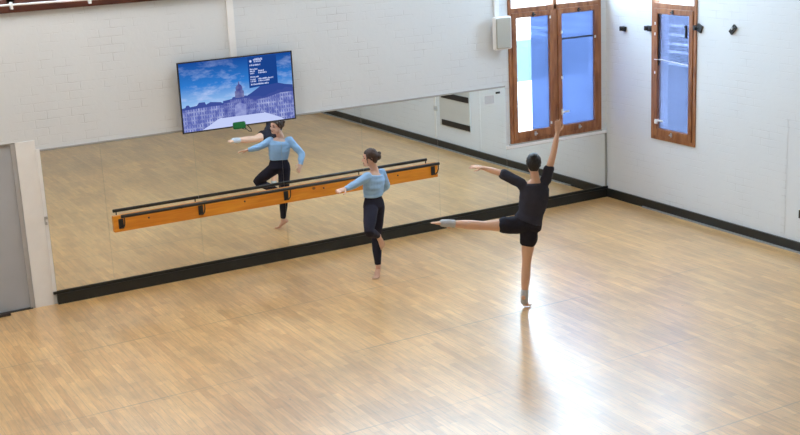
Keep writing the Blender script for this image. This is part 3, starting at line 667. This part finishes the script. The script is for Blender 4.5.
# ---------------------------------------------------------------- dancer one: blue top, black leggings
def dancer_blue():
    root = tag(empty('person', (-4.86, -1.47, 0), math.radians(20)), 'dancer in light blue long-sleeved top and black leggings, balancing by the barre', 'person')
    sk = skin('skin_fair', (.72, .44, .33))
    pel, wai, che, sho, nk = (.0, 0, .94), (.0, 0, 1.05), (.015, .0, 1.19), (.035, -.005, 1.325), (.05, -.005, 1.375)
    hipR, kneeR, ankR = V((.07, 0, .90)), V((.035, .02, .50)), V((.0, -.02, .125))
    hipL, kneeL, ankL = V((-.08, -.02, .91)), V((-.33, -.20, .70)), V((.0, -.055, .545))
    shR, elR, wrR = V((.175, .0, 1.315)), V((.33, .07, 1.12)), V((.30, .20, .98))
    shL, elL, wrL = V((-.10, -.01, 1.325)), V((-.285, .04, 1.26)), V((-.43, .06, 1.235))
    hR = basis((.0, .04, 1), (-.72, .55, -.16)); hc = V((.0, .02, 1.545))
    bm = bmesh.new(); s = .93
    loft(bm, torso_rings(pel, wai, che, sho, nk, -.004, wsc=.93))
    limb(bm, [V(sho), V(nk), hc+hR.col[2]*-.07+hR.col[1]*-.015], [.06, .050, .048])
    at = head(bm, hc, hR, s)
    for h_, k_, a_ in ((hipR, kneeR, ankR), (hipL, kneeL, ankL)):
        limb(bm, [h_, h_.lerp(k_, .45), k_, k_.lerp(a_, .35), a_], [.083, .074, .052, .053, .033])
    for s_, e_, w_ in ((shR, elR, wrR), (shL, elL, wrL)):
        limb(bm, [s_, s_.lerp(e_, .5), e_, e_.lerp(w_, .4), w_], [.050, .042, .035, .034, .023])
    limb(bm, [V(che)+V((.06, 0, .08)), shR], [.06, .05]); limb(bm, [V(che)+V((-.06, 0, .08)), shL], [.06, .05])
    hand(bm, wrR, (-.35, .7, -.45), (-.7, -.2, -.3), 1, .12, .3, .95)
    hand(bm, wrL, (-.95, .15, -.1), (.1, .3, -.9), 1, .12, .2, .95)
    foot(bm, ankR+V((.015, .01, 0)), (-.075, -.03, -.105), (-.75, -.25, -.04), (-.6, -.3, .6), .98)
    foot(bm, ankL, (.05, -.01, -.12), (.25, .0, -1), (-.3, -.7, .2), .95)
    smoothmesh('body', bm, sk, root, .0065, 2)
    face_parts(root, at, hR, 'fair', s)
    hair(root, at, hR, s*1.0, simple('dark_brown_hair', (.045, .022, .015), .55, var=.5, scale=70), [((.0, -.11, .0), (.046, .042, .044)), ((.02, -.13, .04), (.03, .028, .03))],
         [([(-.05, .05, .06), (-.075, .055, .0), (-.085, .05, -.06)], [.012, .010, .006])])
    # leggings
    lg = cloth('black_leggings', (.022, .021, .036))
    bm = bmesh.new(); loft(bm, torso_rings(pel, wai, che, sho, nk, .006, 0, 3, wsc=.93))
    for h_, k_, a_ in ((hipR, kneeR, ankR), (hipL, kneeL, ankL)):
        e = a_+(k_-a_)*.16; limb(bm, [h_, h_.lerp(k_, .45), k_, k_.lerp(a_, .35), e], [.093, .084, .061, .061, .043])
    smoothmesh('leggings', bm, lg, root, .008, 3)
    # top
    tp_ = cloth('light_blue_jersey', (.33, .53, .80), 9)
    bm = bmesh.new(); loft(bm, torso_rings(pel, wai, che, sho, nk, .015, 3, 7, wsc=.95))
    for s_, e_, w_ in ((shR, elR, wrR), (shL, elL, wrL)):
        e = w_+(e_-w_)*.14; limb(bm, [s_, s_.lerp(e_, .5), e_, e_.lerp(w_, .4), e], [.060, .055, .050, .046, .036])
    limb(bm, [V(che)+V((.06, 0, .07)), shR], [.066, .058]); limb(bm, [V(che)+V((-.06, 0, .07)), shL], [.066, .058])
    t = smoothmesh('top', bm, tp_, root, .008, 3)
    for v in t.data.vertices: v.co += v.normal*(noise.noise(V((v.co.x*9, v.co.y*9, v.co.z*26)))*.008)
    return root
dancer_blue()

# ---------------------------------------------------------------- dancer two: black T-shirt and shorts, leg and arm raised
def dancer_black():
    root = tag(empty('person', (-4.07, -3.59, 0), math.radians(-27)), 'dancer in black T-shirt and shorts with one leg and one arm raised', 'person')
    sk = skin('skin_tan', (.70, .42, .29))
    pel, wai, che, sho, nk = (.045, 0, 1.0), (.095, 0, 1.12), (.13, .0, 1.28), (.145, .0, 1.46), (.15, -.005, 1.535)
    hipR, kneeR, ankR = V((.075, 0, .95)), V((.035, .015, .53)), V((.0, -.01, .135))
    hipL, kneeL, ankL = V((-.03, .0, 1.00)), V((-.45, .02, 1.01)), V((-.86, .0, 1.065))
    shR, elR, wrR = V((.27, .0, 1.50)), V((.36, .0, 1.80)), V((.415, .02, 2.04))
    shL, elL, wrL = V((-.01, .0, 1.485)), V((-.23, .06, 1.60)), V((-.43, .12, 1.66))
    hR = basis((.02, .03, 1), (.12, 1, -.05)); hc = V((.14, .015, 1.70)); s = .97
    bm = bmesh.new()
    loft(bm, torso_rings(pel, wai, che, sho, nk, -.004, wsc=.95))
    limb(bm, [V(sho), V(nk), hc+hR.col[2]*-.07+hR.col[1]*-.015], [.06, .050, .048])
    at = head(bm, hc, hR, s)
    for h_, k_, a_ in ((hipR, kneeR, ankR), (hipL, kneeL, ankL)):
        limb(bm, [h_, h_.lerp(k_, .45), k_, k_.lerp(a_, .35), a_], [.085, .076, .052, .054, .032])
    for s_, e_, w_ in ((shR, elR, wrR), (shL, elL, wrL)):
        limb(bm, [s_, s_.lerp(e_, .5), e_, e_.lerp(w_, .4), w_], [.050, .042, .036, .035, .023])
    limb(bm, [V(che)+V((.06, 0, .10)), shR], [.06, .05]); limb(bm, [V(che)+V((-.06, 0, .10)), shL], [.06, .05])
    hand(bm, wrR, (.08, .0, 1), (-.2, 1, 0), -1, .10, .1, .95)
    hand(bm, wrL, (-.95, .25, .12), (.1, .2, -.9), 1, .12, .2, .95)
    foot(bm, ankR, (.02, .035, -.115), (.35, .3, -.03), (.3, .6, .4), .97)
    foot(bm, ankL, (-.12, .0, .01), (-1, 0, .05), (0, .2, 1), .97)
    smoothmesh('body', bm, sk, root, .0065, 2)
    face_parts(root, at, hR, 'tan', s)
    hair(root, at, hR, s, simple('black_hair', (.010, .010, .013), .45, var=.5, scale=70), [((.0, -.07, .09), (.045, .045, .042))])
    sh = cloth('black_shorts', (.018, .017, .026))
    bm = bmesh.new(); loft(bm, torso_rings(pel, wai, che, sho, nk, .014, 0, 2, wsc=.97))
    e = hipR.lerp(kneeR, .30); limb(bm, [hipR+V((0, 0, .03)), e], [.100, .104])
    e2 = hipL.lerp(kneeL, .42); limb(bm, [hipL+V((.03, 0, 0)), e2], [.100, .098])
    t = smoothmesh('shorts', bm, sh, root, .008, 3)
    for v in t.data.vertices: v.co += v.normal*(noise.noise(v.co*16)*.008)
    ts = cloth('black_tshirt', (.038, .038, .055))
    bm = bmesh.new(); loft(bm, torso_rings(pel, wai, che, sho, nk, .020, 2, 8, wsc=.97)[:-1]+[((V(sho).lerp(V(nk), .35)), RX, FY, .09, .07)])
    for s_, e_, f in ((shR, elR, .42), (shL, elL, .85)):
        e = s_.lerp(e_, f); limb(bm, [s_, s_.lerp(e, .5), e], [.062, .062, .060])
    limb(bm, [V(che)+V((.06, 0, .08)), shR], [.07, .06]); limb(bm, [V(che)+V((-.06, 0, .08)), shL], [.07, .06])
    t = smoothmesh('tshirt', bm, ts, root, .008, 3)
    for v in t.data.vertices: v.co += v.normal*(noise.noise(V((v.co.x*12, v.co.y*12, v.co.z*18)))*.009)
    gs = cloth('grey_ankle_sock', (.50, .51, .54))
    for a_, k_ in ((ankR, kneeR), (ankL, kneeL)):
        bm = bmesh.new(); d_ = (k_-a_).normalized(); limb(bm, [a_-d_*.05, a_+d_*.01, a_+d_*.07], [.043, .046, .046]); smoothmesh('ankle_sock', bm, gs, root, .006, 2)
    return root
dancer_black()
